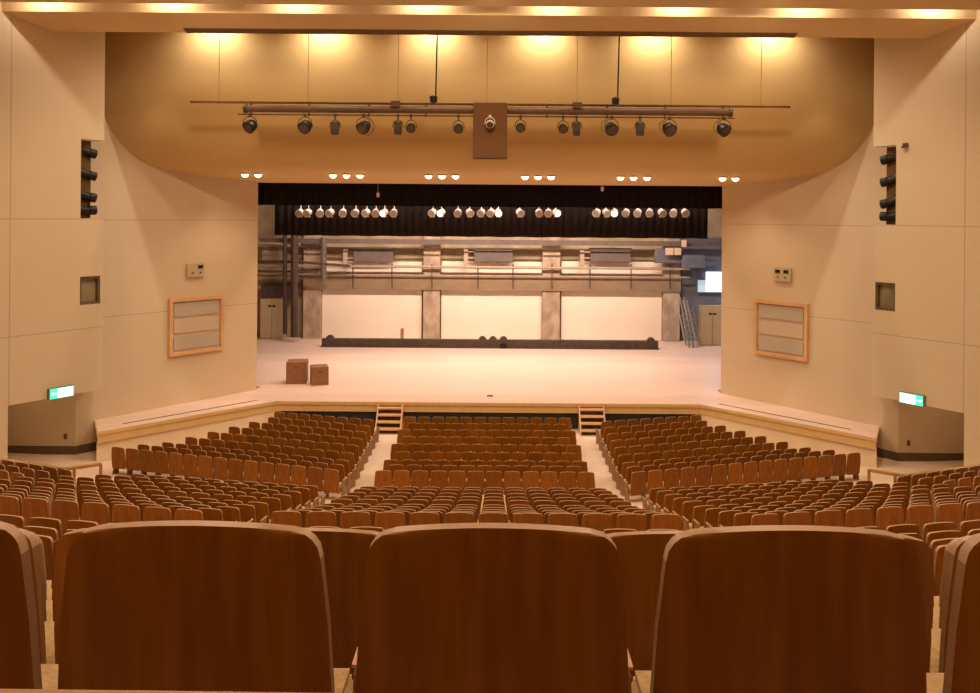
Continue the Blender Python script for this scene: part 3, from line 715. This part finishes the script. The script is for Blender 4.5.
def in_view(x, y, z):
    for zz in (z+.45, z+.9):
        px = 496+(x-.25)*F/y; py = 216+(EDGE-zz)*F/y
        if -40*(1+8/y) < px < 980+40*(1+8/y) and py < 740+400/y: return True
    return False
seats = [s for s in seats if in_view(*s[:3])]
PICK = [i for a, b in ((0, 8), (9, 14), (19, 21), (22, 23), (32, 33), (72, 73), (86, 87), (90, 91), (106, 107), (111, 112), (117, 118), (123, 124), (127, 130), (134, 137), (138, 157), (159, 167), (169, 172), (179, 180), (181, 185), (191, 195), (214, 215), (226, 227), (250, 251), (263, 264), (288, 289), (302, 303), (317, 341), (343, 356), (369, 370), (382, 383), (407, 408), (419, 420), (443, 444), (454, 455), (477, 478), (487, 488), (497, 552), (564, 565), (578, 579), (589, 591), (603, 604), (616, 637), (638, 650), (651, 684), (685, 702), (703, 704), (706, 710), (716, 729), (737, 739), (748, 752), (757, 758), (765, 766), (773, 774), (784, 786), (793, 794), (802, 803), (807, 809), (819, 820), (824, 826), (831, 832)) for i in range(a, b)]      #PICK#
# The seats that show largest are things of their own; the rest is one mass
if PICK is None: PICK = range(300)
pick = set(PICK)
def seat_label(blk, side, ri, k, n):
    rw = {'near': ORD[ri]+' row from the rear', 'middle': ORD[ri]+' row from the back', 'front': ORD[ri]+' row from the back', 'far': ('front', 'middle', 'rear')[min(ri, 2)]+' row'}[blk]
    if side == 'centre':
        pl = f'{ORD[k]} from the left aisle' if k < n/2 else f'{ORD[n-1-k]} from the right aisle'
    else: pl = f'{ORD[k]} from the aisle'
    bn = {'near': f'near {side} block', 'middle': f'middle {side} block', 'front': f'stage-side {side} block', 'far': f'small block behind the {side} handrail'}[blk]
    return f'wooden seat {pl}, {rw}, {bn}'
BIG = {}
gname = {'near': 'seats in the nearest block', 'middle': 'seats in the middle blocks', 'front': 'seats in the blocks by the stage', 'far': 'seats behind the handrails'}
rest = []
for idx, (x, y, z, rz, blk, side, ri, k, n) in enumerate(seats):
    if idx not in pick: rest.append((x, y, z, rz, k, n, side)); continue
    lab = seat_label(blk, side, ri, k, n)
    if blk == 'near' and ri == 0 and side == 'centre':
        px = 496+(x-.25)*F/y
        for c, w in ((192, 'left'), (493, 'middle'), (792, 'right')):
            if abs(px-c) < 60: lab = f'large dark wooden seat back in the nearest row, {w} of the three biggest'
    if blk == 'near' and ri == 0: z += .007+(.004 if k < 5 else 0)
    t = empty('auditorium_seat', (x, y, z), lab, 'seat', gname[blk], rz)
    t['seat_index'] = idx
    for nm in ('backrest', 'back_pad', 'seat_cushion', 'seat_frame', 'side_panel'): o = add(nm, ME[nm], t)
    add('armrest', ME['armrest'], t)
    if (side == 'left' and k == n-1) or (side != 'left' and k == 0):
        add('side_panel', ME['side_panel2'], t); add('armrest', ME['armrest2'], t)
if rest:
    import numpy as np
    m = MB()
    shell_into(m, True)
    m.box((-.225, .07, .28), (.225, .50, .38), None, 2)
    side_prof(m, .26, 3); m.box((.24, .19, .51), (.28, .46, .54), None, 4)
    side_prof(m, -.26, 3) if False else None
    base = m.mesh('seat_low', [M['seat_wood'], M['seat_lit_edge'], M['cushion'], M['side'], M['arm']])
    m = MB()
    m.bm.from_mesh(base)
    side_prof(m, -.26, 3); m.box((-.28, .19, .51), (-.24, .46, .54), None, 4)
    base2 = m.mesh('seat_low_end', [M['seat_wood'], M['seat_lit_edge'], M['cushion'], M['side'], M['arm']])
    big = bmesh.new()
    for (x, y, z, rz, k, n, side) in rest:
        b0 = len(big.verts)
        big.from_mesh(base2 if (side == 'left' and k == n-1) or (side != 'left' and k == 0) else base)
        big.verts.ensure_lookup_table()
        mt = Matrix.Translation((x, y, z)) @ Matrix.Rotation(rz, 4, 'Z')
        for v in big.verts[b0:]: v.co = mt @ v.co
    me = bpy.data.meshes.new('distant_seats'); big.to_mesh(me); big.free()
    for k_ in ('seat_wood', 'seat_lit_edge', 'cushion', 'side', 'arm'): me.materials.append(M[k_])
    o = add('distant_seats', me); tag(o, 'rows of brown wooden seats further back, mostly hidden behind one another', 'seats', None, 'stuff')

# wooden rail right in front of the viewpoint
t = empty('front_rail', (0, .9, 7.25), 'long orange brown wooden rail along the bottom edge nearest to the viewer', 'rail')
m = MB(); m.cbox((0, 0, .5), (6, .12, .04), rz=.0, ry=.0045); m.bevel(.006, 2); m.build('cap', M['rail_wood'], t)
m = MB(); m.box((-3, -.03, 0), (3, .03, .475)); m.build('board', M['rail_panel'], t)

# ------------------------------------------------------------------ world, camera, view
w = bpy.data.worlds.new('World'); bpy.context.scene.world = w; w.use_nodes = True
w.node_tree.nodes['Background'].inputs[0].default_value = (.5, .35, .2, 1); w.node_tree.nodes['Background'].inputs[1].default_value = .05
cam = bpy.data.cameras.new('camera'); co = bpy.data.objects.new('camera', cam); C.objects.link(co)
cam.sensor_width = 36; cam.lens = F*36/980; cam.clip_end = 200; cam.clip_start = .05
cam.shift_x = -6/980; cam.shift_y = -(346.5-216)/980
co.matrix_world = Matrix.Translation((.25, 0, EYE)) @ Matrix.Rotation(PI/2, 4, 'X') @ Matrix.Rotation(math.atan(ROLL), 4, 'Z')
sc = bpy.context.scene; sc.camera = co
sc.view_settings.view_transform = 'Standard'; sc.view_settings.look = 'None'; sc.view_settings.gamma = 1; sc.view_settings.exposure = -.13
